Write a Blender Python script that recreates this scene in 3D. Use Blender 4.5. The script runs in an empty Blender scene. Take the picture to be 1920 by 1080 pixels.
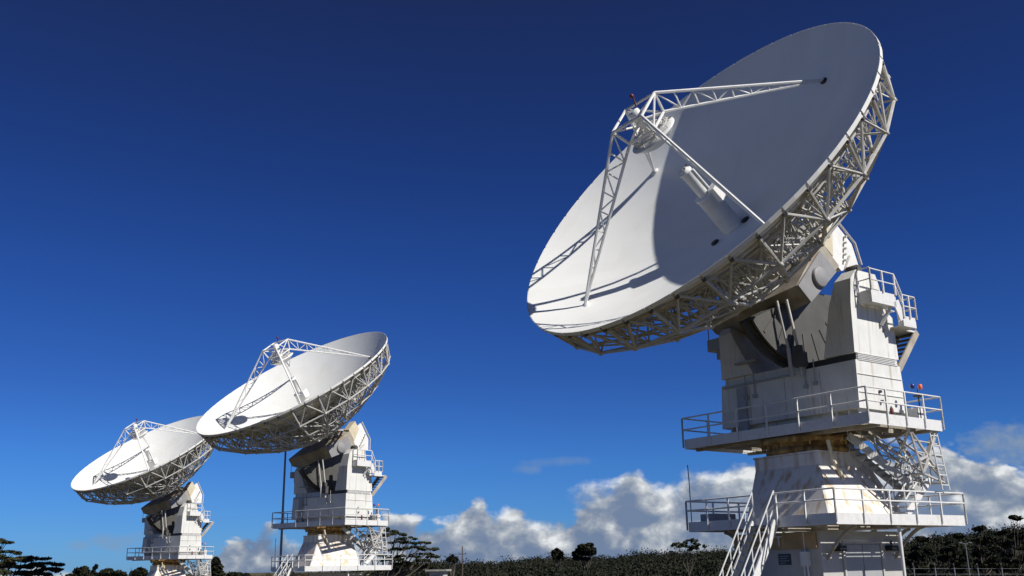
import bpy, math, random
import numpy as np
from mathutils import Vector, Matrix
R = math.radians
random.seed(7)
sc = bpy.context.scene

# ------------------------------------------------------------------ camera
F_PX, HOR, ROLL = 1844.53, 1064.66, -0.016567
EYE = 1.7
cam_d = bpy.data.cameras.new("camera"); cam = bpy.data.objects.new("camera", cam_d)
sc.collection.objects.link(cam); sc.camera = cam
cam_d.sensor_width = 36.0; cam_d.lens = 36.0*F_PX/1920.0
cam_d.clip_start = 0.1; cam_d.clip_end = 20000
P_ = math.atan((HOR-540)/F_PX)
right0 = Vector((1, 0, 0)); up0 = Vector((0, -math.sin(P_), math.cos(P_))); fwd = Vector((0, math.cos(P_), math.sin(P_)))
cr, sr = math.cos(ROLL), math.sin(ROLL)
rt = cr*right0 + sr*up0; up = -sr*right0 + cr*up0
m = Matrix((rt, up, -fwd)).transposed().to_4x4(); m.translation = Vector((0, 0, EYE))
cam.matrix_world = m
def ray(px, py):
    return fwd + rt*((px-960)/F_PX) + up*((540-py)/F_PX)
def at(px, py, dist):
    d = ray(px, py); k = dist/math.hypot(d.x, d.y)
    return Vector((0, 0, EYE)) + d*k

# ------------------------------------------------------------------ sun and sky
SUN_AZ, SUN_EL = 127.5, 41.5       # azimuth clockwise from +Y
sun_d = bpy.data.lights.new("sun", 'SUN'); sun_d.energy = 5.0; sun_d.angle = R(0.53); sun_d.color = (1.0, 0.96, 0.89)
sun = bpy.data.objects.new("sun", sun_d); sc.collection.objects.link(sun)
sdir = Vector((math.sin(R(SUN_AZ))*math.cos(R(SUN_EL)), math.cos(R(SUN_AZ))*math.cos(R(SUN_EL)), math.sin(R(SUN_EL))))
sun.rotation_euler = sdir.to_track_quat('Z', 'Y').to_euler()
sun.location = (0, 0, 200)

w = bpy.data.worlds.new("World"); sc.world = w; w.use_nodes = True
nt = w.node_tree; nt.nodes.clear()
def N(nt, t, **k):
    n = nt.nodes.new(t)
    for a, b in k.items(): setattr(n, a, b)
    return n
def math_n(nt, op, a, b=None, clamp=False):
    n = N(nt, 'ShaderNodeMath', operation=op, use_clamp=clamp)
    for i, v in enumerate((a, b)):
        if v is None: continue
        if isinstance(v, (int, float)): n.inputs[i].default_value = v
        else: nt.links.new(v, n.inputs[i])
    return n.outputs[0]
def mixc(nt, fac, a, b):
    n = N(nt, 'ShaderNodeMix', data_type='RGBA')
    for s, v in ((n.inputs[0], fac), (n.inputs[6], a), (n.inputs[7], b)):
        if isinstance(v, (int, float)): s.default_value = v
        elif isinstance(v, tuple): s.default_value = v if len(v) == 4 else (*v, 1)
        else: nt.links.new(v, s)
    return n.outputs[2]
sky = N(nt, 'ShaderNodeTexSky', sky_type='NISHITA', sun_disc=False, sun_elevation=R(SUN_EL), sun_rotation=R(SUN_AZ),
        altitude=600, air_density=0.85, dust_density=0.25, ozone_density=3.0)
SKY_STRENGTH = 0.0785
tc = N(nt, 'ShaderNodeTexCoord')
sep = N(nt, 'ShaderNodeSeparateXYZ'); nt.links.new(tc.outputs['Generated'], sep.inputs[0])
u = math_n(nt, 'ARCTAN2', sep.outputs[0], sep.outputs[1])          # azimuth, rad
v = math_n(nt, 'ARCSINE', sep.outputs[2])                           # elevation, rad
# saturated dark blue towards the top (polarised part of the sky)
gm = N(nt, 'ShaderNodeMapRange'); nt.links.new(v, gm.inputs[0])
gm.inputs[1].default_value = 0.0; gm.inputs[2].default_value = 0.62; gm.interpolation_type = 'LINEAR'
ramp = N(nt, 'ShaderNodeValToRGB'); nt.links.new(gm.outputs[0], ramp.inputs[0])
SKYR = [(0.0, (0.23, 0.50, 1.0)), (0.06, (0.211, 0.494, 1.0)), (0.17, (0.194, 0.483, 1.0)), (0.295, (0.170, 0.388, 0.88)), (0.447, (0.15, 0.344, 0.816)), (0.655, (0.14, 0.272, 0.656)), (0.89, (0.175, 0.237, 0.502)), (0.96, (0.21, 0.24, 0.38)), (1.0, (0.21, 0.22, 0.28))]
el = ramp.color_ramp.elements
while len(el) < len(SKYR): el.new(0.5)
for e_, (p, c) in zip(el, SKYR): e_.position = p; e_.color = (*c, 1)
mul = N(nt, 'ShaderNodeMix', data_type='RGBA', blend_type='MULTIPLY'); mul.inputs[0].default_value = 1
nt.links.new(sky.outputs[0], mul.inputs[6]); nt.links.new(ramp.outputs[0], mul.inputs[7])
skycol = mul.outputs[2]

# clouds: cumulus bank low over the hills, envelope of top elevation by azimuth
def azel(px, py):
    d = ray(px, py).normalized(); return math.atan2(d.x, d.y), math.asin(d.z)
tops = [(-300, 1090), (60, 1085), (130, 1078), (330, 1075), (400, 1035), (480, 1000), (530, 1015), (600, 1040), (700, 1000), (738, 978), (800, 998), (870, 958), (905, 936), (925, 975), (960, 955), (1000, 978),
        (1060, 972), (1100, 935), (1150, 915), (1180, 884), (1228, 925), (1262, 918), (1300, 880), (1345, 900), (1385, 872), (1450, 865), (1560, 880),
        (1640, 855), (1770, 852), (1840, 862), (1920, 895), (2300, 930)]
ue = [azel(*t) for t in tops]; U0, U1 = ue[0][0]-0.01, ue[-1][0]+0.01
er = N(nt, 'ShaderNodeFloatCurve')
cv = er.mapping.curves[0]
pts = [((a-U0)/(U1-U0), max(0, b)/0.2) for a, b in ue]
while len(cv.points) < len(pts): cv.points.new(0.5, 0.5)
for p, (a, b) in zip(cv.points, pts): p.location = (a, b); p.handle_type = 'AUTO'
er.mapping.update()
un = math_n(nt, 'DIVIDE', math_n(nt, 'SUBTRACT', u, U0), U1-U0, True)
nt.links.new(un, er.inputs['Value'])
env = math_n(nt, 'MULTIPLY', er.outputs[0], 0.2)
def fbm(su, sv, detail, du=0.0, dv=0.0, rough=0.55, z=0.0, dist=0.0):
    c = N(nt, 'ShaderNodeCombineXYZ')
    nt.links.new(math_n(nt, 'MULTIPLY', math_n(nt, 'ADD', u, du), su), c.inputs[0])
    nt.links.new(math_n(nt, 'MULTIPLY', math_n(nt, 'ADD', v, dv), sv), c.inputs[1]); c.inputs[2].default_value = z
    n = N(nt, 'ShaderNodeTexNoise'); n.inputs['Scale'].default_value = 1; n.inputs['Detail'].default_value = detail; n.inputs['Roughness'].default_value = rough
    n.inputs['Distortion'].default_value = dist
    nt.links.new(c.outputs[0], n.inputs['Vector']); return n.outputs[0]
big = fbm(26, 34, 7, z=3.1, rough=0.53, dist=0.2)
d0 = math_n(nt, 'ADD', math_n(nt, 'SUBTRACT', env, v), math_n(nt, 'MULTIPLY', math_n(nt, 'SUBTRACT', big, 0.5), 0.075))
soft = fbm(14, 20, 3, z=8.0)
wid = math_n(nt, 'ADD', 0.0042, math_n(nt, 'MULTIPLY', math_n(nt, 'MAXIMUM', math_n(nt, 'SUBTRACT', soft, 0.45), 0.0), 0.07))
mask = N(nt, 'ShaderNodeMapRange', interpolation_type='SMOOTHSTEP'); nt.links.new(d0, mask.inputs[0])
nt.links.new(math_n(nt, 'MULTIPLY', wid, -1.0), mask.inputs[1]); nt.links.new(wid, mask.inputs[2])
# relief: difference of the field towards the light (up and right)
big2 = fbm(26, 34, 7, du=0.012, dv=0.010, z=3.1, rough=0.53, dist=0.2)
relief = math_n(nt, 'SUBTRACT', big, big2)
top = N(nt, 'ShaderNodeMapRange'); nt.links.new(d0, top.inputs[0]); top.inputs[1].default_value = 0.0; top.inputs[2].default_value = 0.055; top.inputs[3].default_value = 0.34; top.inputs[4].default_value = -0.12
lit = math_n(nt, 'ADD', math_n(nt, 'ADD', math_n(nt, 'MULTIPLY', relief, 3.2), top.outputs[0]),
             math_n(nt, 'MULTIPLY', math_n(nt, 'SUBTRACT', fbm(9, 13, 5, z=5.5), 0.5), 1.9), False)
lit = math_n(nt, 'ADD', lit, 0.22, True)
cr_ = N(nt, 'ShaderNodeValToRGB'); nt.links.new(lit, cr_.inputs[0])
CL = [(0.0, (0.15, 0.21, 0.33)), (0.3, (0.22, 0.27, 0.36)), (0.6, (0.36, 0.40, 0.46)), (0.85, (0.55, 0.58, 0.61)), (1.0, (0.72, 0.74, 0.76))]
el = cr_.color_ramp.elements
while len(el) < len(CL): el.new(0.5)
for e_, (p, c) in zip(el, CL): e_.position = p; e_.color = (*c, 1)
# thin dark wisps
wis = None
for (px, py, ru, rv, a) in ((150, 1022, .014, .006, .30), (215, 1016, .026, .010, .38), (255, 1010, .02, .007, .22), (1895, 832, .045, .022, .75), (990, 880, .016, .006, .28), (1055, 866, .034, .0055, .25), (1005, 868, .02, .005, .2)):
    a0, e0 = azel(px, py)
    dd = math_n(nt, 'ADD', math_n(nt, 'POWER', math_n(nt, 'DIVIDE', math_n(nt, 'SUBTRACT', u, a0), ru), 2), math_n(nt, 'POWER', math_n(nt, 'DIVIDE', math_n(nt, 'SUBTRACT', v, e0), rv), 2))
    q = math_n(nt, 'MULTIPLY', math_n(nt, 'SUBTRACT', math_n(nt, 'ADD', 1.0, math_n(nt, 'MULTIPLY', math_n(nt, 'SUBTRACT', fbm(60, 90, 5, z=1.0), 0.5), 2.6)), dd, ), a, True)
    wis = q if wis is None else math_n(nt, 'MAXIMUM', wis, q)
c1 = mixc(nt, wis, (0, 0, 0, 1), (0, 0, 0, 1))
scl = N(nt, 'ShaderNodeMix', data_type='RGBA', blend_type='MULTIPLY'); scl.inputs[0].default_value = 1
nt.links.new(skycol, scl.inputs[6]); scl.inputs[7].default_value = (SKY_STRENGTH,)*3+(1,)
c1 = mixc(nt, wis, scl.outputs[2], (0.22, 0.29, 0.39))
c2 = mixc(nt, mask.outputs[0], c1, cr_.outputs[0])
bgc = N(nt, 'ShaderNodeBackground'); nt.links.new(c2, bgc.inputs[0]); bgc.inputs[1].default_value = 1.0
wo = N(nt, 'ShaderNodeOutputWorld'); nt.links.new(bgc.outputs[0], wo.inputs[0])

sc.view_settings.view_transform = 'Standard'; sc.view_settings.look = 'None'
sc.view_settings.exposure = 0.12; sc.view_settings.gamma = 1.0; sc.view_settings.use_curve_mapping = False
sc.render.resolution_x = 1024; sc.render.resolution_y = 576

# ------------------------------------------------------------------ materials
MATS = {}
def mat(name, col, rough=0.6, metal=0.0, var=0.08, scale=3.0, streak=None, streak_amt=0.0, bump=0.0, col2=None, spec=0.5, streak_scale=(9, 9, 0.7), streak_thr=0.55):
    m_ = bpy.data.materials.new(name); m_.use_nodes = True; t = m_.node_tree; b = t.nodes['Principled BSDF']
    tcn = N(t, 'ShaderNodeTexCoord')
    nz = N(t, 'ShaderNodeTexNoise'); nz.inputs['Scale'].default_value = scale; nz.inputs['Detail'].default_value = 6; t.links.new(tcn.outputs['Object'], nz.inputs['Vector'])
    lo = tuple(max(0, c*(1-var*2)) for c in col) if col2 is None else col2
    mr = N(t, 'ShaderNodeMapRange'); t.links.new(nz.outputs[0], mr.inputs[0]); mr.inputs[1].default_value = 0.35; mr.inputs[2].default_value = 0.65
    c = mixc(t, mr.outputs[0], (*lo, 1), (*col, 1))
    if streak:
        mp = N(t, 'ShaderNodeMapping'); mp.inputs['Scale'].default_value = streak_scale; t.links.new(tcn.outputs['Object'], mp.inputs[0])
        n2 = N(t, 'ShaderNodeTexNoise'); n2.inputs['Scale'].default_value = 1; n2.inputs['Detail'].default_value = 5; t.links.new(mp.outputs[0], n2.inputs['Vector'])
        r2 = N(t, 'ShaderNodeMapRange'); t.links.new(n2.outputs[0], r2.inputs[0]); r2.inputs[1].default_value = streak_thr; r2.inputs[2].default_value = streak_thr+0.16; r2.inputs[4].default_value = streak_amt
        c = mixc(t, r2.outputs[0], c, (*streak, 1))
    t.links.new(c, b.inputs['Base Color']); b.inputs['Roughness'].default_value = rough; b.inputs['Metallic'].default_value = metal
    b.inputs['Specular IOR Level'].default_value = spec
    if bump:
        bp = N(t, 'ShaderNodeBump'); bp.inputs['Strength'].default_value = bump; bp.inputs['Distance'].default_value = 0.05; t.links.new(nz.outputs[0], bp.inputs['Height']); t.links.new(bp.outputs[0], b.inputs['Normal'])
    MATS[name] = m_; return m_
TAN = (0.33, 0.22, 0.12)
mat('reflector_paint', (0.77, 0.775, 0.755), 0.62, var=0.015, scale=0.5, streak=(0.66, 0.65, 0.60), streak_amt=0.35, streak_scale=(1.2, 0.5, 0.5), streak_thr=0.56)
mat('white_paint', (0.76, 0.76, 0.74), 0.5, var=0.05, scale=2.2, streak=(0.52, 0.45, 0.36), streak_amt=0.35)
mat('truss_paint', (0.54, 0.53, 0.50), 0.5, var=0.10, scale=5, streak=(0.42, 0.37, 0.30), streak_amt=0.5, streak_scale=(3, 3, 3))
mat('rail_paint', (0.72, 0.72, 0.71), 0.45, var=0.05, scale=8, streak=(0.40, 0.33, 0.25), streak_amt=0.3, streak_scale=(4, 4, 4))
mat('yoke_paint', (0.74, 0.74, 0.71), 0.55, var=0.06, scale=1.4, streak=(0.40, 0.32, 0.23), streak_amt=0.6, streak_scale=(5, 5, 0.35), streak_thr=0.55)
mat('pedestal_paint', (0.78, 0.75, 0.69), 0.65, var=0.06, scale=1.0, streak=(0.52, 0.36, 0.19), streak_amt=0.85, streak_scale=(3.6, 3.6, 0.25), streak_thr=0.49, bump=0.1)
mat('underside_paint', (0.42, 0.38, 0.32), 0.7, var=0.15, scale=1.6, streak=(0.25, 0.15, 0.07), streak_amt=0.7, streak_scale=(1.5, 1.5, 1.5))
mat('rust', (0.38, 0.22, 0.07), 0.85, var=0.3, scale=3.5, streak=(0.62, 0.42, 0.14), streak_amt=0.8, streak_scale=(4, 4, 1.2), streak_thr=0.5, bump=0.4)
mat('tan_panel', (0.42, 0.29, 0.15), 0.7, var=0.12, scale=2, streak=(0.55, 0.44, 0.30), streak_amt=0.5)
mat('cream_paint', (0.62, 0.55, 0.40), 0.6, var=0.08, scale=2)
mat('gear_steel', (0.10, 0.097, 0.09), 0.6, 0.2, var=0.1, scale=2)
mat('seam', (0.66, 0.66, 0.65), 0.7, var=0.1, scale=2)
mat('shaded_plate', (0.27, 0.27, 0.275), 0.55, var=0.06, streak=(0.2, 0.17, 0.13), streak_amt=0.4)  # base grey carries the shade on the girder's end plate and bearing cover
mat('dark_steel', (0.06, 0.058, 0.055), 0.5, 0.3, var=0.1)
mat('black', (0.012, 0.012, 0.013), 0.5, var=0.05)
mat('door_paint', (0.36, 0.37, 0.38), 0.5, var=0.05, scale=1.5, streak=(0.3, 0.26, 0.2), streak_amt=0.4)
mat('wall_paint', (0.50, 0.49, 0.46), 0.7, var=0.07, scale=1.2, streak=(0.42, 0.33, 0.22), streak_amt=0.5, bump=0.08)
mat('orange', (0.85, 0.16, 0.03), 0.4); mat('beacon_blue', (0.02, 0.03, 0.22), 0.3); mat('red_dark', (0.12, 0.012, 0.015), 0.5)
mat('sign_dark', (0.03, 0.032, 0.035), 0.4, var=0.02); mat('sign_mark', (0.35, 0.36, 0.36), 0.5)
mat('concrete', (0.36, 0.35, 0.33), 0.85, var=0.15, scale=2)
mat('galvanised', (0.30, 0.31, 0.32), 0.45, 0.6, var=0.15, scale=12)
mat('grass', (0.075, 0.068, 0.030), 0.95, col2=(0.105, 0.082, 0.040), scale=0.35, bump=0.3, spec=0.2)
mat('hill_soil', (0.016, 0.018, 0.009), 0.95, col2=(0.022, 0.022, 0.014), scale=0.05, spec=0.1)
mat('bark', (0.12, 0.10, 0.08), 0.9, var=0.2, scale=5); mat('pole_wood', (0.10, 0.075, 0.055), 0.9, var=0.2)
def leafmat(name, a, b):
    m_ = bpy.data.materials.new(name); m_.use_nodes = True; t = m_.node_tree; bs = t.nodes['Principled BSDF']
    g = N(t, 'ShaderNodeNewGeometry'); c = mixc(t, g.outputs['Random Per Island'], (*a, 1), (*b, 1))
    tc_ = N(t, 'ShaderNodeTexCoord'); nz = N(t, 'ShaderNodeTexNoise'); nz.inputs['Scale'].default_value = 0.045 if name == 'leaf_forest' else 0.4; nz.inputs['Detail'].default_value = 3; t.links.new(tc_.outputs['Object'], nz.inputs['Vector'])
    mr = N(t, 'ShaderNodeMapRange'); t.links.new(nz.outputs[0], mr.inputs[0]); mr.inputs[1].default_value = .42; mr.inputs[2].default_value = .6; mr.inputs[4].default_value = .7
    c = mixc(t, mr.outputs[0], c, (b[0]*1.15, b[1]*1.0, b[2]*.9, 1))
    t.links.new(c, bs.inputs['Base Color']); bs.inputs['Roughness'].default_value = 0.8; bs.inputs['Specular IOR Level'].default_value = 0.2
    MATS[name] = m_
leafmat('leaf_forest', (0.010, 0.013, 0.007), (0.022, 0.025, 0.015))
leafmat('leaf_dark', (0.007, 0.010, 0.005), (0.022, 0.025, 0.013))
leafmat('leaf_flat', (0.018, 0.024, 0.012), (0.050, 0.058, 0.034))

# panel-to-panel tone differences and thin seams on the reflector surface
t = MATS['reflector_paint'].node_tree; b_ = t.nodes['Principled BSDF']; src = b_.inputs['Base Color'].links[0].from_socket
at_ = N(t, 'ShaderNodeAttribute', attribute_name='tone'); hs = N(t, 'ShaderNodeMix', data_type='RGBA', blend_type='MULTIPLY'); hs.inputs[0].default_value = 1
t.links.new(src, hs.inputs[6]); t.links.new(at_.outputs['Color'], hs.inputs[7]); t.links.new(hs.outputs[2], b_.inputs['Base Color'])

# ------------------------------------------------------------------ mesh helpers
def basis(d):
    d = d.normalized(); a = Vector((0, 0, 1)) if abs(d.z) < 0.9 else Vector((1, 0, 0))
    x = d.cross(a).normalized(); return x, d.cross(x).normalized()
class MB:
    def __init__(s): s.v = []; s.f = []; s.sm = []; s.mi = []; s.cur = 0
    def add(s, vs, fs, smooth=False):
        o = len(s.v); s.v += [tuple(p) for p in vs]
        for f in fs: s.f.append(tuple(o+i for i in f)); s.sm.append(smooth); s.mi.append(s.cur)
    def tube(s, p, q, r, n=6, r2=None, cap=True):
        p, q = Vector(p), Vector(q)
        if (q-p).length < 1e-6: return
        x, y = basis(q-p); r2 = r if r2 is None else r2; vs = []
        for c, rr in ((p, r), (q, r2)):
            for i in range(n):
                a = 2*math.pi*(i+0.5)/n; vs.append(c+x*math.cos(a)*rr+y*math.sin(a)*rr)
        fs = [(i, (i+1) % n, n+(i+1) % n, n+i) for i in range(n)]
        s.add(vs, fs, n > 6)
        if cap: s.add(vs[:n], [tuple(range(n))[::-1]]); s.add(vs[n:], [tuple(range(n))])
    def chain(s, pts, r, n=6):
        for a, b in zip(pts, pts[1:]): s.tube(a, b, r, n)
    def bar(s, p, q, wx, wy, upv=(0, 0, 1)):
        p, q = Vector(p), Vector(q); d = (q-p).normalized(); u_ = Vector(upv)
        x = d.cross(u_)
        if x.length < 1e-4: x = d.cross(Vector((1, 0, 0)))
        x.normalize(); y = x.cross(d); vs = []
        for c in (p, q):
            for a, b in ((-1, -1), (1, -1), (1, 1), (-1, 1)): vs.append(c+x*a*wx/2+y*b*wy/2)
        s.add(vs, [(0, 1, 2, 3), (7, 6, 5, 4), (0, 4, 5, 1), (1, 5, 6, 2), (2, 6, 7, 3), (3, 7, 4, 0)])
    def box(s, x0, x1, y0, y1, z0, z1):
        vs = [(x, y, z) for z in (z0, z1) for x, y in ((x0, y0), (x1, y0), (x1, y1), (x0, y1))]
        s.add(vs, [(3, 2, 1, 0), (4, 5, 6, 7), (0, 1, 5, 4), (1, 2, 6, 5), (2, 3, 7, 6), (3, 0, 4, 7)])
    def loft(s, loops, smooth=False, cap=True):
        n = len(loops[0]); o = []
        for l in loops: o += list(l)
        fs = [(k*n+i, k*n+(i+1) % n, (k+1)*n+(i+1) % n, (k+1)*n+i) for k in range(len(loops)-1) for i in range(n)]
        s.add(o, fs, smooth)
        if cap: s.add(loops[0], [tuple(range(n))[::-1]]); s.add(loops[-1], [tuple(range(n))])
    def prism(s, poly, axis, a0, a1):
        def mk(p, a):
            q = list(p); q.insert(axis, a); return Vector(q)
        s.loft([[mk(p, a0) for p in poly], [mk(p, a1) for p in poly]])
    def lathe(s, prof, c=(0, 0, 0), n=24, mtx=None, smooth=True):
        loops = []
        for r, z in prof:
            loops.append([Vector(c)+(Vector((r*math.cos(2*math.pi*i/n), r*math.sin(2*math.pi*i/n), z))) for i in range(n)])
        if mtx: loops = [[mtx @ p for p in l] for l in loops]
        s.loft(loops, smooth, True)
    def build(s, name, mats, parent=None, xf=None):
        me = bpy.data.meshes.new(name)
        vs = [tuple(xf @ Vector(p)) for p in s.v] if xf else s.v
        me.from_pydata(vs, [], s.f); me.polygons.foreach_set('use_smooth', s.sm); me.polygons.foreach_set('material_index', s.mi)
        for m_ in (mats if isinstance(mats, (list, tuple)) else [mats]): me.materials.append(MATS[m_])
        me.update()
        o = bpy.data.objects.new(name, me); sc.collection.objects.link(o)
        if parent: o.parent = parent
        return o
def tag(o, label=None, cat=None, group=None, kind=None):
    for k, v_ in (('label', label), ('category', cat), ('group', group), ('kind', kind)):
        if v_: o[k] = v_
    return o
def empty(name, loc, rz=0):
    o = bpy.data.objects.new(name, None); sc.collection.objects.link(o); o.location = loc; o.rotation_euler = (0, 0, rz); o.empty_display_size = 0.5
    return o

# ------------------------------------------------------------------ terrain
def gz(x, y):
    d = math.hypot(x, y)
    return -0.001915*min(max(d-30, 0), 100)**1.676
gb = MB(); rings = [0, 8, 16, 24, 32, 42, 54, 68, 84, 105, 130, 170, 230, 320, 500, 900, 1800, 4000, 9000]; NA = 96
vs = []; fs = []
for r_ in rings:
    for i in range(NA):
        a = 2*math.pi*i/NA; x, y = r_*math.sin(a), r_*math.cos(a)
        vs.append((x, y, gz(x, y) + (0.05*math.sin(x*.7)*math.cos(y*.9) if 10 < r_ < 130 else 0)))
for k in range(len(rings)-1):
    for i in range(NA):
        j = (i+1) % NA; fs.append((k*NA+i, (k+1)*NA+i, (k+1)*NA+j, k*NA+j))
gb.add(vs, fs, True); tag(gb.build('ground', 'grass'), kind='structure')
# ridge profile: pixel row of the tree line
RID = [(-900, 1100), (-200, 1082), (0, 1079), (300, 1077), (500, 1074), (640, 1066), (700, 1060), (780, 1051), (884, 1053), (949, 1051), (1022, 1044), (1061, 1042), (1145, 1043), (1202, 1037), (1260, 1034), (1320, 1032),
       (1500, 1024), (1640, 1016), (1700, 1012), (1733, 1006), (1783, 1001), (1822, 996), (1844, 990), (1870, 995), (1890, 990), (1920, 985), (2100, 960), (2600, 900)]
HD = 430.0
rid = []
for px, py in RID:
    p = at(px, py, HD); rid.append((math.atan2(p.x, p.y), p.z))
def ridge(a): return float(np.interp(a, [q[0] for q in rid], [q[1] for q in rid]))
def hill_z(a, d):
    zr = ridge(a) - 4.0; base = gz(0, 200)
    t = min(max((d-170)/(HD-170), 0), 1); t = t*t*(3-2*t)*0.55+t*0.45
    if d > HD: return zr - (d-HD)*0.02
    return base-0.3 + (zr-base)*t
hb = MB(); vs = []; fs = []; AN = 90; ds = [165, 190, 220, 250, 285, 320, 355, 390, 415, 430, 460, 560, 800]
for d in ds:
    for i in range(AN+1):
        a = -0.85+1.7*i/AN; vs.append((d*math.sin(a), d*math.cos(a), hill_z(a, d)))
for k in range(len(ds)-1):
    for i in range(AN): fs.append((k*(AN+1)+i, (k+1)*(AN+1)+i, (k+1)*(AN+1)+i+1, k*(AN+1)+i+1))
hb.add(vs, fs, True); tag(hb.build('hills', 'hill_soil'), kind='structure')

rng = np.random.default_rng(11)
def leaf_mesh(name, centers, radii, per, size, matname, parent=None, flat=1.0):
    """scattered leaf-sized quads in ellipsoid shells round each centre"""
    C_ = np.repeat(np.asarray(centers, float), per, 0); Rr = np.repeat(np.asarray(radii, float), per, 0)
    n = len(C_); d = rng.normal(size=(n, 3)); d /= np.linalg.norm(d, axis=1)[:, None]
    rad = rng.uniform(0.45, 1.05, n)[:, None]
    P = C_ + d*rad*Rr
    a = rng.normal(size=(n, 3))+d*0.6; a[:, 2] *= flat; a /= np.linalg.norm(a, axis=1)[:, None]
    b = np.cross(a, rng.normal(size=(n, 3))); b /= np.linalg.norm(b, axis=1)[:, None]; c = np.cross(a, b)
    s = size*rng.uniform(0.5, 1.3, n)[:, None]
    V = np.stack([P-b*s, P+c*s*0.6, P+b*s, P-c*s*0.6], 1).reshape(-1, 3)
    me = bpy.data.meshes.new(name); Fq = np.arange(n*4).reshape(-1, 4)
    me.vertices.add(n*4); me.vertices.foreach_set('co', V.astype(np.float32).ravel()); me.loops.add(n*4); me.loops.foreach_set('vertex_index', np.arange(n*4, dtype=np.int32))
    me.polygons.add(n); me.polygons.foreach_set('loop_start', np.arange(n, dtype=np.int32)*4); me.update(calc_edges=True); me.materials.append(MATS[matname])
    o = bpy.data.objects.new(name, me); sc.collection.objects.link(o)
    if parent: o.parent = parent
    return o
# woodland on the hills
cs, rs = [], []
for _ in range(6500):
    a = rng.uniform(-0.62, 0.62); d = 175+ (HD+15-175)*rng.uniform()**0.6
    h = rng.uniform(1.6, 3.3)*(0.55+0.45*d/HD); z = hill_z(a, d)
    if rng.uniform() < .06: h *= 1.5
    if a < -0.12 and d > 300: h *= 0.7
    cs.append((d*math.sin(a), d*math.cos(a), z+h*0.75)); rs.append((h*0.95, h*0.95, h*0.85))
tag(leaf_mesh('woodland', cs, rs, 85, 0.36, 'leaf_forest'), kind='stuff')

# ------------------------------------------------------------------ trees
def px_at(px, py, D):  return at(px, py, D)
def tree(name, label, cat, px, D, top_py, pads, leafsize, matname, per, group=None, trunk_r=0.3, lean=0.0, limbs=True):
    """pads: list of (px, py, half width px, half height px, depth offset m)"""
    base = at(px, 1075, D); g = gz(base.x, base.y); base.z = g-0.1
    root = empty(name, base); tag(root, label, cat, group)
    sc_m = D/F_PX
    cen, rad = [], []; tb = MB()
    crown_z = at(px, top_py, D).z
    fork = Vector((lean, 0, (crown_z-g)*0.35)); tb.tube((0, 0, 0), fork, trunk_r, 8, trunk_r*0.75)
    for (cx, cy, hw, hh, off) in pads:
        c = at(cx, cy, D+off) - base
        if name == 'umbrella_tree' or name == 'open_crowned_tree':
            for _ in range(9):
                e = rng.uniform(-1, 1); q2 = at(cx+e*hw*.95, cy+abs(e)**1.5*hh*1.3+rng.normal()*hh*.5, D+off+rng.normal()*hw*sc_m*.35)-base
                k2 = rng.uniform(.16, .38); cen.append(q2); rad.append((hw*sc_m*k2, hw*sc_m*k2, hh*sc_m*rng.uniform(.45, .9)))
        else:
            cen.append(c); rad.append((hw*sc_m, hw*sc_m*0.8, hh*sc_m))
        if limbs:
            mid = fork.lerp(c, 0.55)+Vector((0, 0, -abs(c.z-fork.z)*0.12+0.1*rng.normal()))
            tb.tube(fork, mid, trunk_r*0.45, 6, trunk_r*0.28); tb.tube(mid, c, trunk_r*0.28, 5, trunk_r*0.08)
            for _ in range(3):
                e = c+Vector((rng.uniform(-.7, .7)*hw*sc_m, rng.uniform(-.6, .6)*hw*sc_m, rng.uniform(0, .4)*hh*sc_m)); tb.tube(mid.lerp(c, .5), e, trunk_r*0.14, 4, trunk_r*0.05)
    tb.build('trunk', 'bark', root)
    leaf_mesh('crown', cen, rad, per, leafsize, matname, root, flat=1.3)
    return root
# umbrella tree right of the middle antenna
pads = [(742, 1000, 22, 3.5, 0), (722, 994, 20, 3, 2), (768, 1008, 20, 3, -1), (752, 1016, 24, 3, 2), (792, 1017, 17, 2.6, 1), (775, 1026, 22, 2.8, -2), (806, 1029, 15, 2.4, 1), (740, 1030, 22, 2.8, 0), (789, 1038, 22, 2.6, 2), (812, 1043, 12, 2.2, -1),
        (762, 1042, 22, 2.8, 1), (735, 1048, 20, 3, -2), (790, 1050, 18, 3, 1), (760, 1056, 26, 5, 0), (730, 1065, 24, 7, 1), (800, 1062, 20, 5, 2), (700, 1003, 22, 3, 1), (690, 1018, 20, 3, -1), (705, 1040, 20, 3, 0)]
tree('umbrella_tree', 'broad flat-topped tree in tiers beside the middle antenna, right of its tower', 'tree', 715, 135, 1000, [(a_, b_, c_, d_*.62, e_) for a_, b_, c_, d_, e_ in pads], 0.17, 'leaf_flat', 110, trunk_r=0.42)
pads = [(5, 1016, 18, 2.6, 0), (-30, 1010, 30, 3, 1), (-25, 1026, 26, 3, 0), (12, 1034, 24, 2.6, 1), (-30, 1042, 40, 5, 0), (58, 1045, 34, 3.5, 1), (30, 1049, 32, 4, -1), (82, 1056, 30, 3.5, 0), (45, 1060, 34, 4.5, 1), (5, 1056, 34, 5, 0), (95, 1066, 24, 4, 1), (20, 1071, 40, 6, 0), (65, 1073, 36, 6, 0), (-40, 1065, 50, 8, 0)]
tree('umbrella_tree', 'dark flat-topped tree in tiers at the left edge, left of the farthest antenna', 'tree', -30, 120, 1016, [(a_, b_, c_, d_*.62, e_) for a_, b_, c_, d_, e_ in pads], 0.17, 'leaf_flat', 110, trunk_r=0.4)
pads = [(405, 1056, 7, 8, 0), (406, 1065, 10, 9, 0), (406, 1076, 13, 10, 0), (404, 1051, 4.5, 5, 0)]
tree('cypress_tree', 'narrow dark pointed tree just right of the farthest antenna tower', 'tree', 406, 150, 1052, pads, 0.28, 'leaf_dark', 700, trunk_r=0.2, limbs=False)
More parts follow.
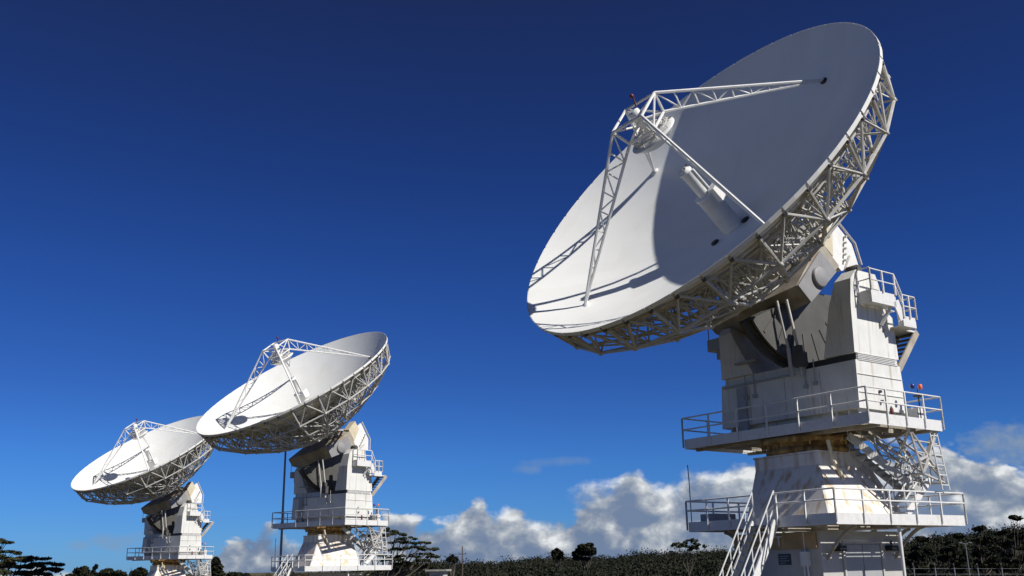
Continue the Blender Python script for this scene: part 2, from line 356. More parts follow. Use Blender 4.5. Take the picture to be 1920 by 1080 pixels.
def round_tree(px, D, top, hw, label, group=None, n=9, m_='leaf_dark', bot=1082, name='broadleaf_tree'):
    ps = [(px+rng.uniform(-.3, .3)*hw, top+3.5, hw*.26, 3, 0), (px+rng.uniform(-.5, .5)*hw, top+6, hw*.3, 3, 0)]
    for k in range(n):
        t = rng.uniform(0.12, 1)**0.8; sp = min(1, .45+t*.9)
        ps.append((px+rng.uniform(-.8, .8)*hw*sp, top+5+(bot-top-6)*t*.9, hw*rng.uniform(.16, .36), rng.uniform(2.2, 5.5), rng.uniform(-2.5, 2.5)))
    return tree(name, label, 'tree', px, D, top, ps, 0.22*D/150, m_, 260, group, trunk_r=0.22)
G = 'low trees along the field edge'
round_tree(152, 170, 1062, 26, 'low rounded dark tree, first right of the flat-topped tree at the left edge', G)
round_tree(212, 172, 1066, 30, 'low rounded dark tree between the left edge trees and the farthest antenna base', G)
round_tree(262, 168, 1064, 20, 'small dark tree just left of the farthest antenna tower base', G)
round_tree(445, 180, 1073, 24, 'low dark tree between the pointed tree and the middle antenna stairs', G)
round_tree(180, 185, 1059, 8, 'thin sparse treetop standing above the low dark trees on the left', G, n=4)
round_tree(1100, 300, 1018, 30, 'bushy crown rising highest above the middle of the wooded ridge', 'treetops breaking the ridge line', n=16, bot=1054)
round_tree(1046, 310, 1028, 13, 'small rounded treetop on the ridge, left of the bushy highest crown', 'treetops breaking the ridge line', n=7, bot=1048)
pads = [(1272, 1019, 12, 3, 0), (1295, 1013, 13, 3, 1), (1285, 1024, 20, 3, 0), (1310, 1020, 12, 3, 0), (1302, 1029, 12, 2.5, 0)]
tree('open_crowned_tree', 'spindly open-crowned tree on the ridge just left of the largest antenna', 'tree', 1292, 230, 1015, pads, 0.24, 'leaf_flat', 50, trunk_r=0.2)
round_tree(848, 250, 1040, 10, 'tiny sparse treetop left of the utility pole', 'treetops breaking the ridge line', n=7, bot=1052)
G2 = 'dark trees on the right slope'
round_tree(1905, 150, 966, 28, 'tallest dark tree at the right edge of the picture', G2, n=26, bot=1080)
round_tree(1845, 170, 986, 26, 'dark tree next left of the tallest one at the right edge', G2, n=26, bot=1080)
round_tree(1880, 160, 994, 24, 'low dark tree between the two tall ones at the right edge', G2, n=20, bot=1080)
round_tree(1790, 190, 1000, 30, 'dark spreading tree behind the light pole right of the largest antenna', G2, n=26, bot=1080)
round_tree(1730, 200, 1006, 30, 'dark tree nearest the right side of the largest antenna base', G2, n=26, bot=1080)

# ------------------------------------------------------------------ small things on the field
def pole(name, label, cat, px, py_top, D, r, matn, group=None):
    b = at(px, 1070, D); b.z = gz(b.x, b.y); h = at(px, py_top, D).z-b.z
    root = empty(name, b); tag(root, label, cat, group); return root, h
root, h = pole('utility_pole', 'thin wooden utility pole with a crossarm against the low clouds', 'utility pole', 867, 1024, 160, .15, 'pole_wood')
mb = MB(); mb.tube((0, 0, 0), (0, 0, h), .13, 8, .08); mb.build('pole', 'pole_wood', root)
mb = MB(); mb.bar((-.6, 0, h-1.2), (.6, 0, h-1.2), .08, .10); mb.build('crossarm', 'pole_wood', root)
for sx in (-.8, 0, .8):
    mb = MB(); mb.lathe([(.03, 0), (.07, .06), (.05, .16), (.07, .2), (.02, .24)], (sx*.65, 0, h-1.15), 8); mb.build('insulator', 'galvanised', root)
root, h = pole('light_mast', 'tall slim grey mast rising behind the left side of the middle antenna', 'mast', 525, 690, 79.5, .1, 'galvanised')
mb = MB(); zz = [0, h*.35, h*.7, h]; rr = [.10, .09, .075, .05]
for i in range(3): mb.tube((0, 0, zz[i]), (0, 0, zz[i+1]), rr[i], 8, rr[i+1])
for i in (1, 2): mb.tube((0, 0, zz[i]-.15), (0, 0, zz[i]+.15), rr[i]+.035, 8)
mb.build('pole', 'galvanised', root)
mb = MB(); mb.box(-.45, .45, -.45, .45, -.2, .25); mb.build('footing', 'concrete', root)
mb = MB(); mb.tube((0, 0, h), (0, 0, h+1.2), .02, 6); mb.build('rod', 'galvanised', root)
# utility shed: pale block with flat roof slab
b = at(822, 1075, 120); b.z = gz(b.x, b.y)
root = empty('utility_shed', b, R(-8)); tag(root, 'small pale block shed with an overhanging flat roof slab, right of the middle antenna', 'shed')
hz = at(822, 1071, 120).z-b.z
mb = MB(); mb.box(-.85, .85, -1.1, 1.1, -.3, hz); mb.build('wall', 'wall_paint', root)
mb = MB(); mb.box(-1.25, 1.25, -1.5, 1.5, hz, hz+.2); mb.build('roof', 'concrete', root)
mb = MB(); mb.box(-.4, .4, -1.13, -1.103, 0, hz-.4); mb.build('door', 'door_paint', root)
# street light on the right
root, h = pole('lamp_post', 'slim pale lamp post with a small double head in front of the right-hand trees', 'lamp post', 1817, 1019, 95, .08, 'galvanised')
mb = MB(); mb.tube((0, 0, 0), (0, 0, h), .05, 8, .035); mb.build('pole', 'galvanised', root)
for sx in (-1, 1):
    mb = MB(); mb.tube((0, 0, h-.05), (sx*.35, 0, h+.08), .03, 6); mb.box(min(sx*.3, sx*.52), max(sx*.3, sx*.52), -.08, .08, h+.04, h+.11); mb.build('lamp_head', 'galvanised', root)
# fence posts on the right
fx = [1713, 1753, 1789, 1833, 1878, 1921]
b0 = at(1670, 1075, 70); b0.z = gz(b0.x, b0.y)
root = empty('wire_fence', b0); tag(root, 'wire fence on pale posts along the field at bottom right', 'fence')
P3 = []
for i, px in enumerate([1673]+fx+[1962]):
    D = 70+i*0.8; p = at(px, 1064, D); base_ = Vector((p.x, p.y, gz(p.x, p.y)))-b0
    hh = p.z-gz(p.x, p.y); mb = MB(); mb.tube(base_, base_+Vector((0, 0, hh)), .04, 6); mb.tube(base_+Vector((0, 0, hh)), base_+Vector((-.12, -.25, hh+.22)), .04, 6); mb.build('post', 'galvanised', root); P3.append((base_, hh))
mb = MB()
for k in range(len(P3)-1):
    for t in (.12, .3, .48, .66, .82, .97): mb.tube(P3[k][0]+Vector((0, 0, P3[k][1]*t)), P3[k+1][0]+Vector((0, 0, P3[k+1][1]*t)), .008, 3, cap=False)
mb.build('wires', 'galvanised', root)
# ------------------------------------------------------------------ antennas
RD, DEP = 7.5, 2.7
def pw(r): return -DEP*(1-(r/RD)**2)
BASE_RZ = -57.0
def railing(mb, pts, z0, z1, bays, r=.028, toe=None, closed=False, mid=.5, postw=.05, z_foot=None):
    pts = [Vector(p) for p in pts]; zf = z0 if z_foot is None else z_foot
    for (p, q), n in zip(zip(pts, pts[1:]), bays):
        for t in (z1, z0+(z1-z0)*mid): mb.tube((p.x, p.y, t), (q.x, q.y, t), r, 6)
        for i in range(n+1):
            c = p.lerp(q, i/n); mb.bar((c.x, c.y, zf), (c.x, c.y, z1-.01), postw, postw)
def stair(mb_s, mb_t, a, b, width, wdir, n, sw=.05, sh=.22):
    a, b, wd = Vector(a), Vector(b), Vector(wdir).normalized()
    for s in (-.5, .5): mb_s.bar(a+wd*width*s, b+wd*width*s, sw, sh)
    hd = (b-a); hd.z = 0; hd.normalize()
    for i in range(n):
        c = a.lerp(b, (i+.5)/n); mb_t.bar(c-wd*(width/2-.03), c+wd*(width/2-.03), .24, .035)
def stair_rail(mb, a, b, width, wdir, side, h=.95, n=4, r=.028):
    a, b, wd = Vector(a), Vector(b), Vector(wdir).normalized(); o = wd*width*side
    for k in (1.0, .52): mb.tube(a+o+Vector((0, 0, h*k)), b+o+Vector((0, 0, h*k)), r, 6)
    for i in range(n+1):
        c = a.lerp(b, i/n)+o; mb.tube(c, c+Vector((0, 0, h)), r*.9, 6)
def rect_loop(x0, x1, y0, y1, z): return [(x0, y0, z), (x1, y0, z), (x1, y1, z), (x0, y1, z)]
def chamf(x0, x1, y0, y1, c, z): return [(x0+c, y0, z), (x1-c, y0, z), (x1, y0+c, z), (x1, y1-c, z), (x1-c, y1, z), (x0+c, y1, z), (x0, y1-c, z), (x0, y0+c, z)]

def antenna(T, tz, azd, eld, label, legang, seed=0):
    E0 = EYE                                   # heights below are measured from eye level of the near tower
    rz = -azd-180.0
    root = empty('satellite_dish_antenna', (T[0], T[1], tz), R(rz)); tag(root, label, 'antenna', 'large white satellite antennas standing in a row')
    B = Matrix.Rotation(R(BASE_RZ-rz), 4, 'Z')
    el = R(eld); U = Vector((0, math.sin(el), math.cos(el))); W = Vector((0, -math.cos(el), math.sin(el)))
    Dm = Matrix((Vector((1, 0, 0)), U, W)).transposed().to_4x4(); Dm.translation = Vector((0, -.2465, 9.937+E0)) + W*5.802
    Z = lambda z: z+E0
    # ---------------- base room
    mb = MB(); mb.loft([rect_loop(-1.6, 2.05, -1.98, 1.98, -.6), rect_loop(-1.6, 2.05, -1.98, 1.98, Z(.98))])
    room = mb.build('base_room', 'wall_paint', root, B)
    mb = MB(); mb.loft([rect_loop(-1.68, 1.93, -2.06, 1.55, Z(.45)), rect_loop(-1.68, 1.93, -2.06, 1.55, Z(.96))]); mb.build('skirt_band', 'tan_panel', room, B)
    for k, (y0, y1) in enumerate(((-.90, -.03), (0.0, .87))):
        mb = MB(); mb.box(2.056, 2.085, y0, y1, .05, Z(.55)); d = mb.build('door', 'door_paint', room, B)
        mb = MB(); yh = y1-.1 if k == 0 else y0+.1; mb.tube((2.085, yh, 1.05), (2.14, yh, 1.05), .015, 6); mb.tube((2.13, yh, 1.0), (2.13, yh, 1.2), .014, 6); mb.build('handle', 'galvanised', d, B)
    mb = MB(); mb.box(2.053, 2.12, -1.0, -.93, .05, Z(.65)); mb.box(2.053, 2.12, .90, .97, .05, Z(.65)); mb.box(2.053, 2.12, -.93, .90, Z(.58), Z(.65)); mb.build('door_frame', 'wall_paint', room, B)
    mb = MB(); mb.box(.25, .78, -2.005, -1.985, Z(-.05), Z(.30))
    sg = mb.build('sign', 'sign_dark', room, B)
    mb = MB()
    for i, (x0, x1) in enumerate(((.31, .70), (.31, .62), (.31, .72), (.31, .55))): mb.box(x0, x1, -2.010, -2.006, Z(.21-.07*i), Z(.228-.07*i))
    mb.build('sign_lettering', 'sign_mark', sg, B)
    for y in (-1.25, 1.35):
        mb = MB(); mb.box(2.06, 2.34, y-.16, y+.16, Z(.35), Z(.52)); mb.tube((2.2, y, Z(.5)), (2.2, y, Z(.68)), .03, 6); mb.build('floodlight', 'black', room, B)
    mb = MB(); mb.box(1.3, 1.6, -2.14, -1.985, Z(-.1), Z(.35)); mb.tube((1.45, -2.05, Z(.35)), (1.45, -2.05, Z(.95)), .025, 6); mb.tube((1.38, -2.07, Z(-.1)), (1.38, -2.07, -.2), .03, 6); mb.tube((1.52, -2.07, Z(-.1)), (1.6, -2.07, -.2), .03, 6)
    mb.build('junction_box', 'rail_paint', room, B)
    mb = MB(); mb.tube((.42, -2.1, Z(.55)), (.42, -2.1, Z(.85)), .03, 8); mb.tube((.3, -2.1, Z(.85)), (.54, -2.1, Z(.85)), .03, 8); mb.build('vent_pipe', 'rail_paint', room, B)
    mb = MB(); mb.box(-3.0, 3.4, -3.2, 3.2, -.9, .12); mb.build('foundation_slab', 'concrete', root, B)
    mb = MB(); mb.tube((3.3, .35, -.2), (3.3, .35, Z(1.12)), .055, 8); mb.build('down_pipe', 'rail_paint', root, B)
    # ---------------- lower platform
    X0, X1, Y0, Y1 = -2.95, 3.57, -2.95, 3.55
    zb, zt = Z(1.12), Z(1.46); th = .05
    mb = MB()
    for (x0, x1, y0, y1) in ((X0, X1, Y0, Y0+th), (X0, X1, Y1-th, Y1), (X0, X0+th, Y0+th, Y1-th), (X1-th, X1, Y0+th, Y1-th)): mb.box(x0, x1, y0, y1, zb, zt)
    lp = mb.build('lower_platform', 'rail_paint', root, B)
    mb = MB(); x = X0+.09
    while x < X1-.10:
        segs = [(Y0+th+.01, Y1-th-.01)] if (x < -1.25 or x > 2.45) else [(Y0+th+.01, -2.2), (1.75, Y1-th-.01)]
        for a_, b_ in segs: mb.box(x, x+.06, a_, b_, zt-.10, zt-.07)
        x += .125
    mb.build('deck_grating', 'rail_paint', lp, B)
    mb = MB()
    for x in (-2.2, -.9, .5, 1.9, 2.9):
        for (y0, y1) in (((Y0+th, Y1-th)),) if abs(x-.5) > 1.9 else ((Y0+th, -1.9), (1.9, Y1-th)): mb.box(x-.05, x+.05, y0, y1, zb+.02, zt-.11)
    for y in (-2.2, 2.6): mb.box(X0+th, X1-th, y-.05, y+.05, zb+.015, zt-.115)
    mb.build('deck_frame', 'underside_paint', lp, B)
    for (x, y, dx, dy) in ((X1-.3, -1.7, -1, 0), (X1-.3, 1.7, -1, 0), (X0+.3, -1.5, 1, 0), (X0+.3, 1.5, 1, 0), (.2, Y1-.3, 0, -1), (1.6, Y1-.3, 0, -1), (-1.3, Y0+.3, 0, 1)):
        mb = MB(); L_ = 1.25 if dx else (1.4 if y > 0 else .75); pr = None
        for i in range(7):
            t = i/6; q = Vector((x+dx*L_*t, y+dy*L_*t, zb-.02-(1.0 if y != Y0+.3 else .5)*t**1.6))
            if pr: mb.bar(pr, q, .07, .10)
            pr = q
        mb.build('bracket', 'underside_paint', lp, B)
    mb = MB(); zf = zb+.06; zr = Z(2.16)
    o = .035
    mb2 = MB()
    railing(mb, [(X1+o, Y0-o, 0), (X1+o, Y1+o, 0)], zt, zr+.03, [5], z_foot=zf, mid=.55)
    railing(mb, [(X1+o, Y1+o, 0), (X0-o, Y1+o, 0)], zt, zr+.03, [5], z_foot=zf, mid=.55)
    railing(mb, [(X0-o, Y1+o, 0), (X0-o, Y0-o, 0)], zt, zr+.03, [5], z_foot=zf, mid=.55)
    railing(mb, [(X0-o, Y0-o, 0), (.15, Y0-o, 0)], zt, zr+.03, [3], z_foot=zf, mid=.55)
    railing(mb, [(1.25, Y0-o, 0), (X1+o, Y0-o, 0)], zt, zr+.03, [2], z_foot=zf, mid=.55)
    mb.build('railing', 'rail_paint', lp, B)
    mb = MB(); mb.chain([(X0-.05, Y0+.2, zt), (X0-.05, Y0+.2, Z(2.9)), (X0-.08, Y0+.2, Z(3.5))], .018, 5); mb.build('whip_aerial', 'dark_steel', lp, B)
    mb = MB(); mb.box(X0+.1, X0+.75, Y0+.5, Y0+1.6, zt, zt+.28); mb.build('cable_box', 'door_paint', lp, B)
    # access stair going down towards the front
    ms, mt = MB(), MB(); a = (.70, Y0-.02, Z(1.30)); b = (.70, Y0-2.0, .0)
    stair(ms, mt, a, b, .95, (1, 0, 0), 13, .06, .26)
    st = ms.build('access_stair', 'rail_paint', root, B); mt.build('treads', 'galvanised', st, B)
    for s in (-.5, .5):
        mb = MB(); stair_rail(mb, a, b, .95, (1, 0, 0), s, .98, 5, .024); mb.build('handrail', 'rail_paint', st, B)
    # ---------------- pedestal
    mb = MB()
    lv = [(1.40, 2.80, -.80, -2.30, 1.50, .05), (3.15, 1.74, -1.10, -1.36, 1.34, .05), (3.55, 1.69, -1.12, -1.34, 1.34, .05)]
    mb.loft([chamf(x0, x1, y0, y1, c, Z(z_)) for z_, x1, x0, y0, y1, c in lv])
    ped = mb.build('pedestal', 'pedestal_paint', root, B)
    mb = MB(); mb.loft([chamf(-1.16, 1.73, -1.38, 1.38, .06, Z(3.56)), chamf(-1.16, 1.73, -1.38, 1.38, .06, Z(3.62))]); mb.build('top_flange', 'pedestal_paint', ped, B)
    mb = MB(); mb.lathe([(1.30, Z(3.63)), (1.48, Z(3.64)), (1.50, Z(3.78)), (1.44, Z(3.80)), (1.46, Z(3.98)), (1.70, Z(4.0)), (1.70, Z(4.17)), (.5, Z(4.175))], (.28, 0, 0), 40)
    for i in range(30):
        an = 2*math.pi*i/30; mb.tube((.28+1.60*math.cos(an), 1.60*math.sin(an), Z(3.86)), (.28+1.60*math.cos(an), 1.60*math.sin(an), Z(3.99)), .035, 6)
    mb.build('slewing_ring', 'rust', ped, B)
    mb = MB(); mb.chain([(1.95, -1.0, Z(3.95)), (1.9, -.8, Z(3.3)), (2.0, -.7, Z(3.05)), (2.02, -.55, Z(2.7)), (1.99, -.45, Z(2.3))], .07, 8); mb.build('cable_duct', 'cream_paint', ped, B)
    mb = MB(); mb.box(1.75, 1.82, .35, .95, Z(1.6), Z(2.1)) ; mb.box(2.05, 2.3, .5, .9, Z(1.5), Z(1.95)); mb.build('cabinet', 'rail_paint', ped, B)
    # ---------------- upper platform (turns with the head)
    A0, A1, C0, C1 = -4.01, 4.01, -1.80, 2.30
    ub, ut = Z(4.2), Z(4.56)
    mb = MB()
    for (x0, x1, y0, y1) in ((A0, A1, C0, C0+th), (A0, A1, C1-th, C1), (A0, A0+th, C0+th, C1-th), (A1-th, A1, C0+th, C1-th)): mb.box(x0, x1, y0, y1, ub, ut)
    upf = mb.build('upper_platform', 'rail_paint', root)
    mb = MB(); y = C0+th+.04
    while y < C1-th-.03: mb.box(A0+th+.003, A1-th-.003, y, y+.012, ut-.115, ut-.095); y += .085
    for i in range(16):
        x = A0+.3+i*.494; mb.box(x, x+.012, C0+th+.003, C1-th-.003, ut-.089, ut-.08)
    mb.build('deck_grating', 'galvanised', upf)
    mb = MB()
    for x in (-3.4, -2.6, -1.8, -1.0, 0, 1.0, 1.8, 2.6, 3.4): mb.box(x-.04, x+.04, C0+th+.005, C1-th-.005, ub+.05, ut-.125)
    for y in (-1.2, 1.7): mb.box(A0+th+.005, A1-th-.005, y-.07, y+.07, ub-.06, ub+.045)
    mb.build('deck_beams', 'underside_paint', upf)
    mb = MB(); zr2 = Z(5.36)
    railing(mb, [(A0-o, C0-o, 0), (A1+o, C0-o, 0)], ut, zr2, [6], z_foot=ub+.05, mid=.45)
    railing(mb, [(A1+o, C0-o, 0), (A1+o, C1+o, 0)], ut, zr2, [4], z_foot=ub+.05, mid=.45)
    railing(mb, [(A1+o, C1+o, 0), (A0-o, C1+o, 0)], ut, zr2, [6], z_foot=ub+.05, mid=.45)
    railing(mb, [(A0-o, C1+o, 0), (A0-o, C0-o, 0)], ut, zr2, [3], z_foot=ub+.05, mid=.45)
    mb.build('railing', 'rail_paint', upf)
    mb = MB(); mb.tube((3.93, 1.25, ut), (3.93, 1.25, Z(5.55)), .022, 6); mb.box(3.80, 4.06, 1.15, 1.4, Z(5.30), Z(5.36)); bp = mb.build('beacon_post', 'dark_steel', upf)
    mb = MB(); mb.lathe([(.055, Z(5.55)), (.065, Z(5.57)), (.065, Z(5.69)), (.04, Z(5.72))], (4.0, 1.32, 0), 12); mb.build('beacon_lamp', 'orange', bp)
    mb = MB(); mb.lathe([(.06, Z(5.56)), (.075, Z(5.58)), (.075, Z(5.69)), (.04, Z(5.73))], (3.9, 1.02, 0), 12); mb.build('beacon_lamp', 'beacon_blue', bp)
    mb = MB(); mb.lathe([(.05, ut), (.06, ut+.03), (.06, ut+.28), (.03, ut+.34), (.015, ut+.38)], (3.62, .1, 0), 12); mb.build('fire_extinguisher', 'red_dark', upf)
    mb = MB(); mb.box(2.0, 3.3, 1.75, 2.15, ut-.08, ut+.5); mb.box(3.5, 3.85, 1.2, 1.7, ut-.08, ut+.38); mb.build('equipment_box', 'rail_paint', upf)
    # ---------------- yoke
    yb, yf = 1.45, -1.2
    mb = MB()
    zs = [(4.83, 1.45), (6.42, 1.28)]
    mb.loft([rect_loop(-2.62, 3.32, yf, zs[0][1], Z(zs[0][0])), rect_loop(-2.50, 3.37, yf, zs[1][1], Z(zs[1][0]))])
    mb.loft([rect_loop(-2.44, 3.31, yf+.14, 1.22, Z(6.421)), rect_loop(-2.42, 3.32, yf+.14, 1.2, Z(6.66))])
    mb.loft([rect_loop(-1.5, 2.0, yf+.25, 1.2, Z(4.475)), rect_loop(-1.5, 2.0, yf+.25, 1.2, Z(4.83))])
    for x_ in (-2.3, -1.9, 2.3, 2.8, 3.15): mb.box(x_-.04, x_+.04, yf+.15, 1.2, Z(4.475), Z(4.829))
    yk = mb.build('yoke', 'yoke_paint', root)
    for z_ in (5.35, 5.95):
        mb = MB(); mb.box(3.33+(z_-4.83)*.031, 3.350+(z_-4.83)*.031, yf+.04, 1.3, Z(z_), Z(z_)+.012); mb.build('weld_seam', 'yoke_paint', yk)
    for x_ in (-1.2, .4, 1.9):
        mb = MB(); mb.box(x_, x_+.02, yf-.008, yf-.001, Z(4.86), Z(6.25)); mb.build('weld_seam', 'door_paint', yk)
    def arm(prof, x_lo, x_hi, name):
        """prof: (z, x inner, x outer, y front, y back)"""
        mb = MB(); mb.loft([rect_loop(a_, b_, f_, k_, Z(z_)) for z_, a_, b_, f_, k_ in prof]); return mb.build(name, 'yoke_paint', yk)
    arm([(6.661, 2.15, 3.37, yf, 1.26), (8.1, 2.5, 3.42, yf, 1.12), (8.35, 2.56, 3.43, yf, .72), (9.2, 2.80, 3.45, yf+.12, .50), (9.55, 2.9, 3.45, yf+.45, .35)], 0, 0, 'yoke_arm')
    arm([(6.661, -2.47, -.95, yf, 1.26), (8.1, -2.46, -1.75, yf, 1.12), (8.35, -2.46, -1.85, yf, .72), (8.6, -2.46, -2.02, yf+.15, .55)], 0, 0, 'yoke_arm')
    mb = MB()
    mb2 = MB(); mb2.box(1.3, 3.30, yf+.125, yf+.139, Z(6.425), Z(6.655)); mb2.build('recess_shade', 'dark_steel', yk)  # dark strip standing in for the shade inside the yoke recess
    for k in range(5): mb.box(3.372, 3.395, yf+.12, 1.12, Z(6.42+.055*k), Z(6.445+.055*k))
    mb.build('louvre', 'rail_paint', yk)
    mb = MB(); mb.box(-1.6, -.6, yf-.25, yf-.01, Z(7.05), Z(7.12)); mb.box(-2.4, .9, yf-.06, yf-.004, Z(6.28), Z(6.36)); mb.build('ledge', 'door_paint', yk)
    for (x, z_) in ((-1.3, 6.3), (-.9, 6.3), (1.35, 6.3), (1.75, 6.35)):
        mb = MB(); mb.box(x-.07, x+.07, yf-.12, yf-.005, Z(z_-.55), Z(z_-.42)); mb.tube((x, yf-.06, Z(z_-.45)), (x, yf-.06, Z(z_+.35)), .022, 6); mb.build('conduit', 'door_paint', yk)
    mb = MB(); mb.tube((3.32, -.05, Z(5.45)), (3.42, -.05, Z(5.44)), .05, 8); mb.tube((3.32, .0, Z(5.12)), (3.42, .0, Z(5.12)), .05, 8); mb.tube((3.4, .5, Z(7.6)), (3.46, .5, Z(7.6)), .04, 8)
    mb.build('pipe_stub', 'dark_steel', yk)
    mb = MB(); mb.box(-3.25, -2.49, -1.0, -.3, Z(7.9), Z(8.35)); mb.box(-2.9, -2.49, -.9, -.4, Z(7.55), Z(7.9)); mb.tube((-3.2, -.95, Z(8.35)), (-3.2, -.95, Z(9.1)), .02, 5); mb.tube((-3.2, -.35, Z(8.35)), (-3.2, -.35, Z(9.1)), .02, 5); mb.tube((-3.2, -.95, Z(9.1)), (-3.2, -.35, Z(9.1)), .02, 5)
    mb.build('drive_motor', 'door_paint', yk)
    for xx in (3.0,):
        mb = MB(); mb.lathe([(.15, -.20), (.18, -.18), (.18, .2), (.13, .24), (.13, .28)], n=24, mtx=Matrix.Translation((xx, -.2465, Z(9.70))) @ Matrix.Rotation(R(90), 4, 'Y')); mb.build('bearing_housing', 'gear_steel', yk)
    mb = MB(); mb.box(-1.7, -1.3, yf-.12, yf-.006, Z(4.56), Z(6.2)) ; mb.build('cable_tray', 'door_paint', yk)
    # ---------------- elevation gear and screw jacks
    mb = MB(); pts = []
    for i in range(33):
        a = math.pi*(1.19 + 0.79*i/32) ; pts.append((-.2465+3.15*math.cos(a), Z(9.937)+3.15*math.sin(a)))
    c0 = Matrix.Identity(4)
    rot = Matrix.Rotation(el-R(30), 3, 'X')
    arcp = list(pts); pts = pts + [(-.2, Z(9.55)), (-1.0, Z(9.0))]
    mb.prism(pts, 0, .15, .45)
    # toothed rim
    for s_ in (-.02, .52):
        mb.prism(pts, 0, s_, s_+.1)
    gear = mb.build('elevation_gear', 'gear_steel', root)
    mb = MB()
    for i in range(32):
        mb.bar((.3, pts[i][0], pts[i][1]), (.3, pts[i+1][0], pts[i+1][1]), .42, .07, (1, 0, 0))
    mb.build('gear_rim', 'gear_steel', gear)
    mb = MB()
    for i in range(7):
        a = math.pi*(1.26+.5*i/6); mb.bar((.62, -.2465+2.0*math.cos(a), Z(9.937)+2.0*math.sin(a)), (.62, -.2465+3.0*math.cos(a), Z(9.937)+3.0*math.sin(a)), .10, .06, (1, 0, 0))
    mb.build('gear_spoke', 'gear_steel', gear)
    for (x, yy) in ((1.15, -1.6), (.85, -1.75)):
        mb = MB(); mb.tube((x, yy, Z(8.9)), (x+.1, yy+.25, Z(7.2)), .05, 8); mb.tube((x+.1, yy+.25, Z(7.2)), (x+.12, yy+.3, Z(6.2)), .075, 8); mb.build('screw_jack', 'truss_paint', root)
    mb = MB(); mb.box(1.1, 1.5, -1.5, -1.21, Z(6.5), Z(7.0)); mb.tube((1.3, -1.36, Z(7.0)), (1.3, -1.36, Z(7.25)), .13, 10); mb.build('drive_gearbox', 'gear_steel', root)
    # ---------------- side balcony and stair on the yoke
    XB = 3.95; mb = MB()
    mb.box(3.46, XB-.05, -.70, .62, Z(8.34), Z(8.38)); mb.box(3.46, XB, -.75, -.70, Z(8.32), Z(8.75)); mb.box(XB-.05, XB, -.699, .62, Z(8.32), Z(8.75))
    mb.bar((XB-.025, .62, Z(8.53)), (XB-.025, .92, Z(7.92)), .05, .34)
    mb.box(3.3, XB-.05, .92, 1.62, Z(7.72), Z(7.76)); mb.box(XB-.05, XB, .92, 1.66, Z(7.70), Z(8.06)); mb.box(3.3, XB-.05, 1.62, 1.66, Z(7.70), Z(8.06)); mb.box(2.45, 3.299, 1.3, 2.7, Z(7.80), Z(7.86))
    mb.box(2.5, 3.45, .76, 1.25, Z(8.34), Z(8.38)); mb.bar((3.8, .5, Z(8.33)), (3.46, .35, Z(7.75)), .1, .1); mb.bar((3.1, 1.25, Z(8.3)), (2.9, 1.18, Z(7.3)), .12, .12)
    bal = mb.build('balcony', 'rail_paint', yk)
    mb = MB(); railing(mb, [(3.5, -.77, 0), (XB+.03, -.77, 0)], Z(8.72), Z(9.5), [1], r=.022); railing(mb, [(XB+.03, -.77, 0), (XB+.03, .6, 0)], Z(8.72), Z(9.47), [2])
    for zz_, z2_ in ((9.47, 8.80), (9.1, 8.42)): mb.tube((XB+.03, .6, Z(zz_)), (XB+.03, .95, Z(z2_)), .028, 6)
    railing(mb, [(XB+.03, .95, 0), (XB+.03, 1.68, 0), (3.3, 1.68, 0)], Z(8.0), Z(8.80), [2, 1]); mb.build('railing', 'rail_paint', bal)
    ms, mt = MB(), MB(); stair(ms, mt, (2.9, 2.75, Z(7.85)), (2.9, 1.35, Z(6.35)), .75, (1, 0, 0), 8, .06, .24); s2 = ms.build('balcony_stair', 'underside_paint', yk); mt.build('treads', 'dark_steel', s2)
    # ---------------- stair frame hanging under the upper platform
    mb = MB(); r_ = .045
    q = {k: Vector(p) for k, p in dict(a=(3.85, .6, ub), b=(3.85, 2.2, ub), c=(2.3, 2.2, ub), d=(2.3, .6, ub), A=(3.85, 1.1, Z(2.75)), B_=(3.85, 2.3, Z(2.5)), C=(2.6, 2.9, Z(2.6)), D_=(2.5, 1.4, Z(2.8)), m=(3.85, 1.5, Z(3.35)), n=(3.2, 2.3, Z(3.4))).items()}
    for s_ in ('aA', 'dD_', 'cC', 'aD_', 'dA', 'bA', 'cA', 'am', 'bm', 'mA', 'mB_', 'cn', 'bn', 'nB_', 'nC', 'AB_', 'B_C', 'CD_', 'AD_', 'dC', 'mn', 'aB_'):
        ks = [s_[i]+('_' if i+1 < len(s_) and s_[i+1] == '_' else '') for i in range(len(s_)) if s_[i] != '_']; mb.tube(q[ks[0]], q[ks[1]], r_, 6)
    for t in (.25, .5, .75): mb.tube(q['a'].lerp(q['A'], t), q['b'].lerp(q['B_'], t), .03, 5); mb.tube(q['d'].lerp(q['D_'], t), q['c'].lerp(q['C'], t), .03, 5); mb.tube(q['a'].lerp(q['A'], t-.2), q['d'].lerp(q['D_'], t+.15), .025, 5)
    mb.bar((3.85, 2.0, ub), (3.85, 1.45, Z(3.35)), .16, .05, (0, 0, 1)); mb.bar((3.85, .95, Z(3.2)), (3.85, 1.6, Z(3.4)), .1, .08)
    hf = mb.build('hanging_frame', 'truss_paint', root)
    ms, mt = MB(), MB(); a = (2.35, .35, ub); b = (4.35, 2.4, Z(1.6)); wd = Vector((1, -1, 0)); stair(ms, mt, (1.9, -.3, ub-.1), (3.0, 1.75, Z(2.2)), .8, (1, -.5, 0), 11, .06, .26)
    s3 = ms.build('inner_stair', 'truss_paint', root); mt.build('treads', 'galvanised', s3)
    mb = MB(); stair_rail(mb, (1.9, -.3, ub-.1), (3.0, 1.75, Z(2.2)), .8, (1, -.5, 0), .5, .8, 5, .024); mb.build('handrail', 'truss_paint', s3)
